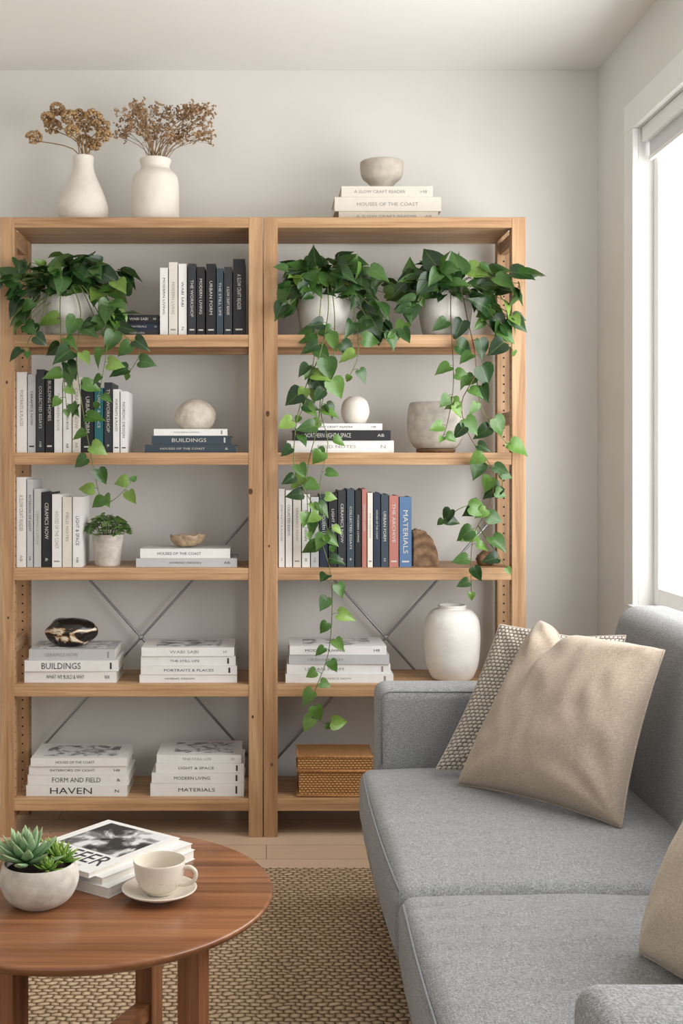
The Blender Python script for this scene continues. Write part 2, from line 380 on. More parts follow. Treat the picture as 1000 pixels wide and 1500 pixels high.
# ------------------------------------------------------------------ bookcases
ZS = [1.725, 1.32, 0.924, 0.524, 0.132]; TOP = 2.128
YF, YB = 4.0, 4.30
def bookcase(px0, px1, name, knots):
    mb = MB(); x0 = gx(px0); x1 = gx(px1); pw = 0.048; pd = 0.045
    for xa in (x0, x1-pw):
        mb.box(xa, xa+pw, YF, YF+pd, 0, TOP, M_oakZ); mb.box(xa, xa+pw, YB-pd, YB, 0, TOP, M_oakZ)
        for z in (0.04, 0.62, 1.42, TOP-0.085):
            mb.box(xa+0.012, xa+pw-0.012, YF+pd-0.004, YB-pd+0.004, z, z+0.045, M_oakY)
        xc = xa+pw/2
        z = 0.1
        while z < TOP-0.1:
            vs = [(xc+0.0035*math.cos(w*math.pi/5), YB-pd-0.0006, z+0.0035*math.sin(w*math.pi/5)) for w in range(10)]
            mb.add(vs, [tuple(range(10))], M_dark)
            xi = xa+pw+0.0006 if xa == x0 else xa-0.0006
            for yc in (YF+pd/2, YB-pd/2):
                vs = [(xi, yc+0.0035*math.cos(w*math.pi/5), z+0.0035*math.sin(w*math.pi/5)) for w in range(10)]
                mb.add(vs, [tuple(range(10))], M_dark)
            z += 0.032
    mb.box(x0+pw-0.001, x1-pw+0.001, YF+0.001, YB-0.001, TOP-0.036, TOP-0.0005, M_oakX)
    for z in ZS:
        mb.box(x0+pw-0.001, x1-pw+0.001, YF+0.002, YB-0.004, z-0.021, z, M_oakX)
        mb.box(x0+pw-0.001, x1-pw+0.001, YF+0.0025, YF+0.03, z-0.042, z-0.02, M_oakX)
        mb.box(x0+pw-0.001, x1-pw+0.001, YB-0.03, YB-0.005, z-0.042, z-0.02, M_oakX)
    for kx, kz, r_ in knots:
        kx = gx(kx); kz = gz(kz)
        mb.add([(kx+r_*0.8*math.cos(w*math.pi/6), YF-0.0004, kz+r_*1.2*math.sin(w*math.pi/6)) for w in range(12)], [tuple(range(12))], M_knot)
    za, zb = gz(1120, 4.3), gz(748, 4.3)
    yb = YB+0.003
    mb.tube([(x0+pw*0.6, yb, za), (x1-pw*0.6, yb, zb)], 0.0045, M_steel, 8)
    mb.tube([(x0+pw*0.6, yb+0.009, zb), (x1-pw*0.6, yb+0.009, za)], 0.0045, M_steel, 8)
    mb.tube([((x0+x1)/2, yb-0.006, (za+zb)/2), ((x0+x1)/2, yb+0.014, (za+zb)/2)], 0.009, M_steel, 12)
    return mb.build(name, None, 0.0018, 2)
bookcase(0, 384.6, 'bookcase', [(367,720,0.009),(370,1050,0.005),(10,560,0.005),(12,905,0.004)])
bookcase(386, 770, 'bookcase', [(392,606,0.0085),(394,800,0.004),(760,420,0.005),(398,1120,0.005)])

# ------------------------------------------------------------------ books
YV = 4.03
vrow('book_row', [(234,246,392,'white'),(247,260,384,'cream'),(261,273.5,386,'white'),(275,287,386,'char'),(288,300,391,'black'),(301.5,316,386,'black'),(317,327,393,'slate'),(328,340,391,'char'),(341,359,379,'black')], ZS[0], YV)
hstack('book_stack', [(178,233,9,'char'),(176,233,10,'navy'),(175,232,12,'black')], ZS[0], 4.04)
vrow('book_row', [(24,39,545,'white'),(40,52,548,'grey'),(53,65,541,'char'),(66,78,543,'black'),(79,91,550,'white'),(92,105,560,'white'),(106,118,552,'cream'),(119,137,556,'black'),(138,151,568,'teal'),(152,164,560,'char'),(165,175,570,'white'),(176,186,573,'white')], ZS[1], YV)
_, zt = hstack('book_stack', [(212,345,12,'slate'),(222,338,13,'slate','BUILDINGS'),(225,333,10,'white')], ZS[1], 4.03)
vrow('book_row', [(24,38,699,'white'),(39,48,702,'grey'),(49,60,716,'grey'),(61,75,721,'black'),(76,90,724,'white'),(91,105,728,'cream'),(106,120,728,'white')], ZS[2], YV)
_, zt3 = hstack('book_stack', [(199,347,13,'grey'),(205,337,14,'white')], ZS[2], 4.03)
vrow('book_row', [(408,417,716,'white'),(418,428,718,'white'),(429,441,720,'cream'),(442,454,724,'white'),(455,467,728,'grey'),(468,480,724,'navy'),(481,494,722,'black'),(495,507,718,'char'),(508,519,716,'slate'),(520,529,718,'black'),(530,537,716,'coral'),(538,546,722,'cream'),(547,557,722,'navy'),(558,569,724,'slate'),(570,584,726,'coral'),(585,603,728,'blue')], ZS[2], YV)
_, zt2r = hstack('book_stack', [(420,577,18,'white'),(428,572,15,'black','NORTHERN LIGHT & SPACE'),(432,560,10,'white')], ZS[1], 4.03)
_, zt4 = hstack('book_stack', [(35,170,17,'white','WHAT WE BUILD & WHY'),(36,173,16,'white','BUILDINGS'),(42,168,16,'grey')], ZS[3], 4.03, 0.2, (0.1,0.9,M_photoL))
hstack('book_stack', [(204,347,12,'white'),(206,347,13,'white'),(206,345,14,'white'),(207,343,13,'white')], ZS[3], 4.03, 0.2, (0.15,0.85,M_photoL))
hstack('book_stack', [(418,576,13,'white'),(420,572,14,'white'),(423,570,14,'grey'),(424,566,13,'white')], ZS[3], 4.03, 0.2, (0.15,0.85,M_photoL))
hstack('book_stack', [(38,186,16,'white','HAVEN'),(40,188,15,'white','FORM AND FIELD'),(42,185,13,'white'),(45,186,12,'white')], ZS[4], 4.03, 0.21, (0.12,0.88,M_photoL))
hstack('book_stack', [(220,357,19,'white'),(222,357,15,'white'),(228,357,14,'white'),(229,353,12,'white')], ZS[4], 4.03, 0.21, (0.2,0.9,M_photoL))
_, ztop = hstack('book_stack', [(496,642,14,'beige'),(490,646,21,'cream'),(500,634,16,'cream')], TOP, 4.06, 0.2)

# ------------------------------------------------------------------ vessels
def vessel(name, px, d, zbase, prof, mat, seg=48):
    mb = MB(); c = (gx(px, d), d, zbase)
    mb.lathe(prof, mat, c, seg)
    return mb, c
dv = 4.13
mb, c = vessel('v', 122, dv, TOP, sprof([(0.03,0),(0.072,0.002),(0.088,0.035),(0.086,0.07),(0.068,0.12),(0.046,0.17),(0.036,0.205),(0.037,0.238),(0.032,0.238),(0.03,0.2),(0.03,0.15)]), M_plaster)
for (hx, hy, r_) in [(50,201,18),(77,185,20),(84,160,17),(102,172,19),(126,182,21),(137,170,19),(149,184,18),(152,198,17),(124,207,18),(106,192,16),(138,212,15),(70,172,14),(116,168,14)]:
    yy = dv+R.uniform(-0.06, 0.06); p = at(hx, hy, yy); base = Vector((c[0]+R.uniform(-.015,.015), dv+R.uniform(-.015,.015), TOP+0.19))
    mid = (base+p)/2+Vector(((base.x-p.x)*0.25, 0, 0.02))
    mb.tube([base, mid, p-Vector((0,0,0.012))], 0.0018, M_twig, 5)
    rr = r_/F*yy*0.62
    for q in range(75):
        dv3 = Vector((R.gauss(0,1), R.gauss(0,1), R.gauss(0.25,0.9))).normalized()
        qq = p+Vector((dv3.x*rr, dv3.y*rr, dv3.z*rr*0.8))
        mb.ico(qq, R.uniform(0.0035, 0.0062), M_seed)
    for q in range(6):
        a = q*math.pi/3; mb.tube([p-Vector((0,0,0.014)), p+Vector((math.cos(a)*rr*.8, math.sin(a)*rr*.8, 0))], 0.001, M_twig, 4)
mb.build('dried_flower_vase')
mb, c = vessel('v', 227.5, dv, TOP, sprof([(0.05,0),(0.076,0.003),(0.084,0.02),(0.084,0.08),(0.083,0.14),(0.076,0.172),(0.055,0.193),(0.05,0.205),(0.053,0.218),(0.056,0.228),(0.052,0.232),(0.046,0.225),(0.045,0.15)], 4), M_plaster)
rs = random.Random(3)
for k in range(46):
    u = rs.random(); tx = 168+u*144; ty = 142+rs.random()**0.8*62+abs(tx-240)*0.05
    yy = dv+rs.uniform(-0.09, 0.09); p = at(tx, ty, yy); base = Vector((c[0]+rs.uniform(-.025,.025), dv+rs.uniform(-.025,.025), TOP+0.2))
    mid = base.lerp(p, 0.5)+Vector(((base.x-p.x)*0.18, 0, 0.012))
    mb.tube([base, mid, p], 0.0013, M_twig, 4, 0.0008)
    for q in range(9):
        o = p.lerp(mid, rs.random()*0.35)
        e_ = p+Vector((rs.uniform(-.028,.028), rs.uniform(-.025,.025), rs.uniform(-.02,.022)))
        mb.tube([o, e_], 0.0006, M_twig, 3)
        for w in range(4):
            mb.ico(e_+Vector((rs.uniform(-.008,.008), rs.uniform(-.008,.008), rs.uniform(-.006,.006))), rs.uniform(0.0024, 0.0046), M_seed2)
mb.build('dried_flower_vase')
mb, c = vessel('b', 559, 4.15, ztop, sprof([(0.034,0),(0.04,0.004),(0.041,0.02),(0.05,0.032),(0.07,0.05),(0.076,0.075),(0.077,0.102),(0.073,0.102),(0.07,0.075),(0.05,0.05),(0.001,0.045)], 4), M_bowl); mb.build('ceramic_bowl')
mb, c = vessel('b', 520, 4.13, zt2r, sprof([(0.02,0),(0.035,0.004),(0.048,0.03),(0.05,0.052),(0.042,0.08),(0.024,0.096),(0.014,0.098),(0.012,0.09),(0.001,0.08)], 4), M_plaster); mb.build('round_bud_vase')
mb = MB(); cx_ = gx(638, 4.13)
mb.lathe([(0.001,0),(0.062,0),(0.068,0.004),(0.07,0.012),(0.066,0.014),(0.001,0.014)], M_agate, (cx_, 4.13, ZS[1]), 48)
mb.lathe(sprof([(0.055,0.0145),(0.075,0.02),(0.097,0.06),(0.101,0.11),(0.098,0.15),(0.092,0.175),(0.086,0.176),(0.084,0.15),(0.084,0.1),(0.001,0.09)], 4), M_concrete, (cx_, 4.13, ZS[1]), 48)
mb.build('concrete_planter')
mb, c = vessel('b', 662, 4.11, ZS[3], sprof([(0.05,0),(0.07,0.004),(0.09,0.05),(0.097,0.11),(0.098,0.17),(0.09,0.215),(0.066,0.243),(0.048,0.248),(0.05,0.258),(0.044,0.26),(0.04,0.24),(0.04,0.15)], 5), M_plaster2); mb.build('ceramic_vase')
def rock(name, c, s, mat, seed, amp=0.12, fr=1.6):
    mb = MB(); prof = [(math.sin(math.pi*i/24)+1e-4, -math.cos(math.pi*i/24)) for i in range(25)]
    def df(p):
        k = 1+amp*noise.noise(p*fr+Vector((seed, seed, 0)))
        q = Vector((p.x*s[0]*k, p.y*s[1]*k, p.z*s[2]*k))
        if q.z < -s[2]*0.8: q.z = -s[2]*0.8
        return q
    mb.lathe(prof, mat, (c[0], c[1], c[2]+s[2]*0.8), 40, None, df)
    return mb.build(name)
rock('round_stone', (gx(286, 4.12), 4.12, zt), (0.073, 0.062, 0.059), M_stone, 8, 0.07)
m, nt, b = newmat('zebra_stone')
f = noiset(nt, coords(nt, (9,9,14), 'Object', (0.3,0.5,0.6)), 1.0, 3, 0.5, 1.5)
nt.links.new(ramp(nt, f, [(0.0, lin((22,19,18))), (0.54, lin((34,28,25))), (0.58, lin((160,124,84))), (0.63, lin((224,214,196)))]), b.inputs['Base Color']); b.inputs['Roughness'].default_value = 0.2
rock('polished_stone', (gx(104, 4.12), 4.12, zt4+0.001), (0.088, 0.06, 0.056), m, 9, 0.14)
rock('small_stone', (gx(712, 4.1), 4.1, ZS[2]), (0.035, 0.03, 0.028), M_agate, 5, 0.25, 2.4)
m, nt, b = newmat('agate_rings')
f1 = noiset(nt, coords(nt), 60, 5, 0.7, 0.5)
wv = N(nt, 'ShaderNodeTexWave', wave_type='RINGS', rings_direction='Y'); nt.links.new(coords(nt), wv.inputs['Vector'])
wv.inputs['Scale'].default_value = 9; wv.inputs['Distortion'].default_value = 5; wv.inputs['Detail'].default_value = 4
c1_ = ramp(nt, wv.outputs['Fac'], [(0, lin((116,88,66))), (0.5, lin((136,106,80))), (1, lin((152,122,94)))])
nt.links.new(mixc(nt, c1_, ramp(nt, f1, [(0.3, (0.5,0.45,0.4,1)), (0.6, (1,1,1,1))]), 0.8), b.inputs['Base Color'])
bump(nt, b, f1, 0.9, 0.005); b.inputs['Roughness'].default_value = 0.85
mb = MB(); n = 22; front = [(-0.048, 0)]
for i in range(n+1):
    a = math.pi/2+0.25-(math.pi/2+0.25)*i/n; k = 1+0.07*noise.noise(Vector((i*0.6, 2, 0)))
    front.append((-0.028+math.cos(a)*0.075*k, max(0, math.sin(a))*0.128*k))
vs = []; k = len(front)
for yy, s_ in ((-0.03, 0.9), (-0.02, 1.0), (0.02, 1.0), (0.03, 0.9)):
    vs += [(x*s_, yy, z*s_ if z > 0.005 else z) for x, z in front]
fs = [tuple(range(k)), tuple(range(4*k-1, 3*k-1, -1))]
for r_ in range(3): fs += [(r_*k+i, r_*k+i+k, r_*k+(i+1) % k+k, r_*k+(i+1) % k) for i in range(k)]
mb.add(vs, fs, m)
ob = mb.build('agate_bookend', None, 0.002); ob.location = (gx(622, 4.09), 4.09, ZS[2]+0.0005)
mb = MB()
def dd(p):
    return Vector((p.x*(1+0.12*math.sin(3*math.atan2(p.y, p.x))), p.y*0.7, p.z+0.006*max(0, p.x/0.06)+0.003*math.sin(7*math.atan2(p.y, p.x))*(p.length/0.07)))
mb.lathe(sprof([(0.012,0),(0.04,0.003),(0.058,0.02),(0.06,0.036),(0.055,0.038),(0.045,0.026),(0.025,0.018),(0.001,0.016)], 4), plain('shell', (168,146,118), 0.5, 0.5, 40, 0.4, 0.003), (gx(275, 4.11), 4.11, zt3+0.003), 36, None, dd)
mb.build('shell_dish')

# rattan box
mb = MB(); bx0, bx1, by0, by1, bz = gx(436, 4.02), gx(546, 4.02), 4.02, 4.18, ZS[4]
def wbox(x0, x1, y0, y1, z0, z1):
    for (p, q, r_, s_), uw, vh in ((((x0,y0,z0),(x1,y0,z0),(x1,y0,z1),(x0,y0,z1)), x1-x0, z1-z0), (((x1,y1,z0),(x0,y1,z0),(x0,y1,z1),(x1,y1,z1)), x1-x0, z1-z0),
                           (((x0,y1,z0),(x0,y0,z0),(x0,y0,z1),(x0,y1,z1)), y1-y0, z1-z0), (((x1,y0,z0),(x1,y1,z0),(x1,y1,z1),(x1,y0,z1)), y1-y0, z1-z0),
                           (((x0,y0,z1),(x1,y0,z1),(x1,y1,z1),(x0,y1,z1)), x1-x0, y1-y0), (((x0,y1,z0),(x1,y1,z0),(x1,y0,z0),(x0,y0,z0)), x1-x0, y1-y0)):
        a, b_ = uw*75, vh*120
        mb.add([p, q, r_, s_], [(0,1,2,3)], M_rattan, False, None, [(0,0),(a,0),(a,b_),(0,b_)])
wbox(bx0+0.004, bx1-0.004, by0+0.004, by1-0.004, bz, bz+0.092)
wbox(bx0, bx1, by0, by1, bz+0.09, bz+0.142)
for z in (bz+0.006, bz+0.091, bz+0.14):
    mb.tube([(bx0,by0,z),(bx1,by0,z),(bx1,by1,z),(bx0,by1,z),(bx0,by0,z)], 0.0042, M_rim, 6, None, 1)
mb.build('rattan_box')

# ------------------------------------------------------------------ plants
ROWS = [(0,[(0.12,-0.09),(0.24,-0.12)]),(0.1,[(0.24,0.03),(0.41,-0.03)]),(0.28,[(0.26,0.22),(0.46,0.17)]),(0.48,[(0.21,0.44),(0.39,0.42)]),(0.68,[(0.13,0.66),(0.25,0.65)]),(0.86,[(0.045,0.855),(0.09,0.85)])]
def leaf(mb, base, d, n, size, mat, wide=1.0, fold=0.26, droop=0.28):
    d = d.normalized(); s = d.cross(n)
    if s.length < 1e-3: s = d.cross(Vector((1,0.1,0)))
    s.normalize(); n = s.cross(d)
    vs = []; uv = []; tw = R.uniform(-0.25, 0.25); fold *= R.uniform(0.5, 1.9); droop *= R.uniform(0.4, 1.8); sk = R.uniform(-0.12, 0.12)
    def P(x, y):
        z = fold*abs(x)**1.2-droop*y*y+tw*x*y+0.02*math.sin(y*9+x*5)
        vs.append(base+(s*(x*wide+sk*y*y)+d*y+n*z)*size); uv.append((x, y))
    for ym, ed in ROWS:
        P(-ed[1][0], ed[1][1]); P(-ed[0][0], ed[0][1]); P(0, ym); P(ed[0][0], ed[0][1]); P(ed[1][0], ed[1][1])
    P(0, 1.0); t = len(vs)-1; fs = []
    for r_ in range(5):
        for c_ in range(4):
            a = r_*5+c_; fs.append((a, a+1, a+6, a+5))
    for c_ in range(4): fs.append((25+c_, 26+c_, t))
    mb.add(vs, fs, mat, True, None, uv)

def clampx(p, unit):
    lo, hi = ((gx(20)+0.02, gx(363)-0.02) if unit == 0 else (gx(406)+0.02, gx(748)-0.02))
    if p.y > 3.97 and (p.x < lo+0.02 or p.x > hi-0.02): p.y = 3.95
    if p.z > 2.05: p.z = 2.05
    if p.y > 4.25: p.y = 4.25
    return p
def pothos(pcx, potw, poth, mound, strands, unit, nleaf, seed):
    global R
    R = random.Random(seed)
    mb = MB(); d0 = 4.11; z0 = ZS[0]; c = Vector((gx(pcx, d0), d0, z0)); r_ = potw/2
    mb.lathe(sprof([(r_*0.55,0),(r_*0.78,0.004),(r_*0.9,0.04),(r_*0.99,poth*0.6),(r_,poth-0.006),(r_*0.99,poth),(r_*0.92,poth),(r_*0.9,poth-0.02),(r_*0.88,poth*0.6)], 4), M_pot, c, 44)
    mb.lathe([(0.001,poth-0.018),(r_*0.9,poth-0.02)], M_soil, c, 30)
    top = c+Vector((0,0,poth-0.01))
    mx0, mx1, my0, my1 = mound
    hw = potw/2/4.11*F
    for i in range(nleaf):
        u = R.uniform(-1, 1); px = pcx+(u*(mx1-pcx) if u > 0 else u*(pcx-mx0))*0.86
        tp = my0+16+26*abs(u)**2; bt = 434 if abs(px-pcx) < hw*1.05 else 434+(my1-440)*min(1, (abs(px-pcx)-hw)/30)*0.9
        py = tp+(bt-tp)*R.random()
        front = R.random() < 0.6
        yy = R.uniform(3.96, 4.05) if front else R.uniform(4.07, 4.2)
        if py > 440: yy = R.uniform(3.95, 4.04)
        b = clampx(at(px, py, yy), unit)
        dr = Vector((u*0.7+R.uniform(-.8,.8), R.uniform(-0.8,0.2), R.uniform(-0.9,0.5)-0.35*(py > 430)))
        nn = Vector((u*0.3+R.uniform(-.8,.8), -0.65+R.uniform(-.5,.4), 0.6+R.uniform(-.5,.5)))
        sz = R.uniform(0.048, 0.086)
        if abs(px-pcx) < hw*0.9 and py > 418: sz *= 0.75; dr.z = abs(dr.z)*-0.3
        leaf(mb, b, dr, nn, sz, M_leaf if R.random() < 0.86 else M_leafy, R.uniform(0.85,1.1))
        s0 = top+Vector((R.uniform(-.5,.5)*r_, R.uniform(-.5,.5)*r_, 0))
        mid = s0.lerp(b, 0.5)+Vector((0,0,0.035))
        if mid.z > 2.05: mid.z = 2.05
        mb.tube([s0, mid, b], 0.0015, M_stem, 4, 0.0011, 3)
    for st in strands:
        pts2 = st['p']; pts = []
        for i, (px, py) in enumerate(pts2):
            dd_ = 4.0 if i == 0 else 3.945+0.02*math.sin(i*1.7+pcx)
            pts.append(at(px, py, dd_))
        full = ([top+Vector((0,-r_*0.5,0.0)), Vector((pts[0].x*0.5+top.x*0.5, top.y-r_-0.02, top.z+0.02))] if st.get('root', True) else [])+pts
        mb.tube(full, 0.0021, M_stem if not st.get('old') else M_brownst, 5, 0.0012, 5)
        cp = catmull(pts, 8); L = 0; nxt = 0.015; side = 1; tot = sum((cp[i+1]-cp[i]).length for i in range(len(cp)-1))
        for i in range(len(cp)-1):
            sg = cp[i+1]-cp[i]; L += sg.length
            if L >= nxt:
                t = L/tot; side = -side
                sz = (R.uniform(0.050, 0.082)*(1-0.3*t) if tot > 0.3 else R.uniform(0.045, 0.074))*st.get('s', 1.0)
                nxt += R.uniform(0.042, 0.07)*(1.0-0.1*t)*st.get('gap', 1.0)
                o = cp[i+1]; pd_ = Vector((side*R.uniform(0.4,1), R.uniform(-.5,.1), R.uniform(-0.2,0.4)))
                b = o+pd_*R.uniform(0.012, 0.03)
                mb.tube([o, o.lerp(b, 0.5)+Vector((0,0,0.004)), b], 0.0011, M_stem, 4, 0.0009, 2)
                dr = Vector((side*R.uniform(0.1,1.2), R.uniform(-.35,.1), R.uniform(-1.0,-0.05)))
                nn = Vector((R.uniform(-.7,.7), -1, R.uniform(0.0,0.8)))
                leaf(mb, b, dr, nn, sz, M_leafy if R.random() < 0.2+0.75*t*(tot > 0.3) else M_leaf, R.uniform(0.85,1.1))
        leaf(mb, cp[-1], (cp[-1]-cp[-3]), Vector((0,-1,0.3)), 0.028, M_leafy)
    return mb.build('trailing_pothos')
pothos(102, 0.2, 0.155, (4,198,358,508), [
    dict(p=[(118,458),(112,520),(118,580),(128,640),(138,690),(150,735),(172,728),(193,704)], gap=0.9),
    dict(p=[(150,468),(180,490),(204,515),(188,548)], gap=0.75), dict(p=[(88,462),(92,540),(98,600)], gap=0.9),
    dict(p=[(60,470),(42,498),(40,515)]), dict(p=[(140,468),(156,500),(150,550),(142,590)])], 0, 115, 11)
pothos(476, 0.198, 0.16, (402,580,362,495), [
    dict(p=[(480,462),(468,520),(450,560),(434,620),(432,690),(458,740),(470,790),(484,840),(486,900),(480,960),(462,1010),(456,1040),(478,1062)], gap=0.85),
    dict(p=[(490,470),(486,540),(470,600),(480,650),(468,720),(486,800)]), dict(p=[(520,462),(524,520),(512,550)]),
    dict(p=[(466,480),(452,570),(438,610)]), dict(p=[(470,560),(466,620),(450,690),(452,780)], gap=1.3, root=False), dict(p=[(540,470),(570,490)])], 1, 108, 23)
pothos(652, 0.19, 0.155, (590,764,365,498), [
    dict(p=[(684,465),(697,540),(676,590),(688,640),(722,690),(716,740),(692,790),(690,868)], old=True, gap=0.9),
    dict(p=[(660,465),(664,560),(655,620),(648,640)], old=True), dict(p=[(705,465),(742,500),(752,515)]),
    dict(p=[(697,540),(706,600),(742,650)], root=False), dict(p=[(700,670),(734,700),(732,722)], root=False),
    dict(p=[(712,742),(680,742),(648,762)], root=False, s=1.15), dict(p=[(700,770),(742,832)], root=False), dict(p=[(600,470),(575,490)])], 1, 108, 31)
R = random.Random(77)
mb = MB(); c = Vector((gx(158, 4.1), 4.1, ZS[2]))
mb.lathe(sprof([(0.035,0),(0.044,0.003),(0.048,0.05),(0.054,0.098),(0.055,0.108),(0.051,0.109),(0.048,0.09)], 4), M_concrete, c, 36)
mb.lathe([(0.001,0.092),(0.048,0.09)], M_soil, c, 24)
for i in range(190):
    a = R.uniform(0, 6.283); q = math.sqrt(R.random()); h = 0.118+0.066*(1-q*q)*R.uniform(0.6,1.0)+R.uniform(-.008,.008)
    p = c+Vector((math.cos(a)*q*0.076, math.sin(a)*q*0.07, h))
    leaf(mb, p, Vector((math.cos(a), math.sin(a), R.uniform(-0.4,0.5))), Vector((R.uniform(-.4,.4), -0.5, 1)), R.uniform(0.014,0.021), M_leafs, 1.35, 0.2, 0.2)
    if i % 3 == 0: mb.tube([c+Vector((math.cos(a)*q*0.03, math.sin(a)*q*0.03, 0.09)), p], 0.0009, M_stem, 4)
mb.build('potted_herb')

# ------------------------------------------------------------------ soft furniture
def rbox(mb, x0, x1, y0, y1, z0, z1, r, mat, n=10, k=4, deform=None):
    c = Vector(((x0+x1)/2, (y0+y1)/2, (z0+z1)/2)); h = Vector(((x1-x0)/2, (y1-y0)/2, (z1-z0)/2))
    def smp(hh, nn):
        i_ = hh-r; a = [math.tan(j/k*math.pi/4)*r for j in range(1, k+1)]
        return [-i_-q for q in reversed(a)]+[-i_+2*i_*j/nn for j in range(nn+1)]+[i_+q for q in a]
    S = [smp(h[i], max(2, int(n*min(1.6, h[i]/max(h))))) for i in range(3)]
    vs = []; key = {}; fs = []
    def vid(p):
        kk = tuple(round(t, 5) for t in p)
        if kk not in key:
            q = Vector([max(-(h[i]-r), min(h[i]-r, p[i])) for i in range(3)])
            w = Vector(p)-q
            res = q+w.normalized()*r
            nrm = Vector([res[i]/h[i] for i in range(3)])
            if deform: res = deform(res, nrm)
            key[kk] = len(vs); vs.append(c+res)
        return key[kk]
    for ax in range(3):
        u, v_ = (ax+1) % 3, (ax+2) % 3
        for sg in (-1, 1):
            for i in range(len(S[u])-1):
                for j in range(len(S[v_])-1):
                    q = []
                    for (a, b_) in ((i,j),(i+1,j),(i+1,j+1),(i,j+1)):
                        p = [0,0,0]; p[ax] = sg*h[ax]; p[u] = S[u][a]; p[v_] = S[v_][b_]; q.append(vid(p))
                    fs.append(tuple(q) if sg > 0 else tuple(reversed(q)))
    mb.add(vs, fs, mat, True)
sofa = empty('sofa')
SY0, SY1 = 1.30, 3.45; SM = 2.34
def cush(seed, bul=0.026, rip=0.0):
    def f(p, n_):
        q = p.copy(); w = max(0, 1-n_.x**2)*max(0, 1-n_.y**2)
        if n_.z > 0:
            q.z += bul*w**0.55*n_.z
            q.z += rip*math.sin(p.y*85+4*noise.noise(Vector((p.x*3, p.y*3, seed))))*w**0.5*(0.35+max(0, noise.noise(Vector((p.x*2.5+seed, p.y*2.5, 3)))+0.2)*1.6)
        q.x -= 0.010*(1-n_.y**2)*(1-n_.z**2)*(n_.x < 0)
        q += Vector((1,1,1))*0.0035*noise.noise(Vector((p.x*6+seed, p.y*6, p.z*6)))
        return q
    return f
mb = MB()
rbox(mb, 0.300, 1.14, 1.44, 3.31, 0.17, 0.27, 0.02, M_sofa, 12)
mb.build('base', sofa)
mb = MB(); rbox(mb, 0.262, 0.985, SM+0.001, 3.298, 0.262, 0.42, 0.034, M_sofa, 70, 5, cush(1, 0.028, 0.0007)); 
mb.build('seat_cushion_1', sofa)
mb = MB(); rbox(mb, 0.262, 0.985, 1.452, SM-0.001, 0.262, 0.42, 0.034, M_sofa, 90, 5, cush(5, 0.028, 0.0026)); mb.build('seat_cushion_2', sofa)
def lean(p, n_):
    q = p.copy(); q.x += 0.05*n_.z
    if n_.x < 0: q.x -= 0.018*(1-n_.z**2)+0.004*noise.noise(Vector((0, p.y*5, p.z*5)))
    if n_.z > 0: q.z += 0.006*noise.noise(Vector((2, p.y*3, 0)))
    return q
mb = MB(); rbox(mb, 0.985, 1.15, SY0+0.005, SY1-0.005, 0.2, 0.868, 0.05, M_sofa, 30, 5, lean); mb.build('backrest', sofa)
mb = MB(); rbox(mb, 0.315, 1.12, 3.30, SY1, 0.17, 0.645, 0.034, M_sofa, 14, 4); mb.build('arm_1', sofa)
mb = MB(); rbox(mb, 0.375, 1.12, SY0, 1.45, 0.17, 0.645, 0.034, M_sofa, 14, 4); mb.build('arm_2', sofa)
mb = MB()
def piping(pts, r_=0.003): mb.tube(pts, r_, M_seam, 6, None, 1)
def arc(cx, cy, r, a0, a1, z, n=6): return [(cx+r*math.cos(math.radians(a0+(a1-a0)*i/n)), cy+r*math.sin(math.radians(a0+(a1-a0)*i/n)), z) for i in range(n+1)]
for ya, yb in ((SM+0.001, 3.298), (1.452, SM-0.001)):
    for z, ins in ((0.409, 0.011), (0.273, 0.010)):
        x0 = 0.262+ins-0.002; y0 = ya+ins; y1 = yb-ins; r_ = 0.03
        m_ = [(x0-0.009*(1-((y-(y0+y1)/2)/((y1-y0)/2))**2), y, z+0.0015) for y in [y0+r_+(y1-y0-2*r_)*i/10 for i in range(11)]]
        piping([(0.95,y0,z),(x0+0.1,y0,z)]+arc(x0+r_, y0+r_, r_, 270, 180, z)+m_+arc(x0+r_, y1-r_, r_, 180, 90, z)+[(x0+0.1,y1,z),(0.95,y1,z)])
piping([(0.327,3.307,0.43),(0.327,3.307,0.61),(0.332,3.308,0.626),(0.347,3.308,0.634),(1.02,3.308,0.6345)], 0.0024)
piping([(0.387,1.443,0.43),(0.387,1.443,0.61),(0.392,1.442,0.626),(0.407,1.442,0.634),(1.02,1.442,0.6345)], 0.0024)
mb.build('seams', sofa)
mb = MB()
for lx in (0.34, 0.9):
    for ly in (3.24, 1.5):
        mb.lathe([(0.014,0.0125),(0.016,0.014),(0.024,0.175)], M_legd, (lx, ly, 0), 20)
mb.build('legs', sofa)

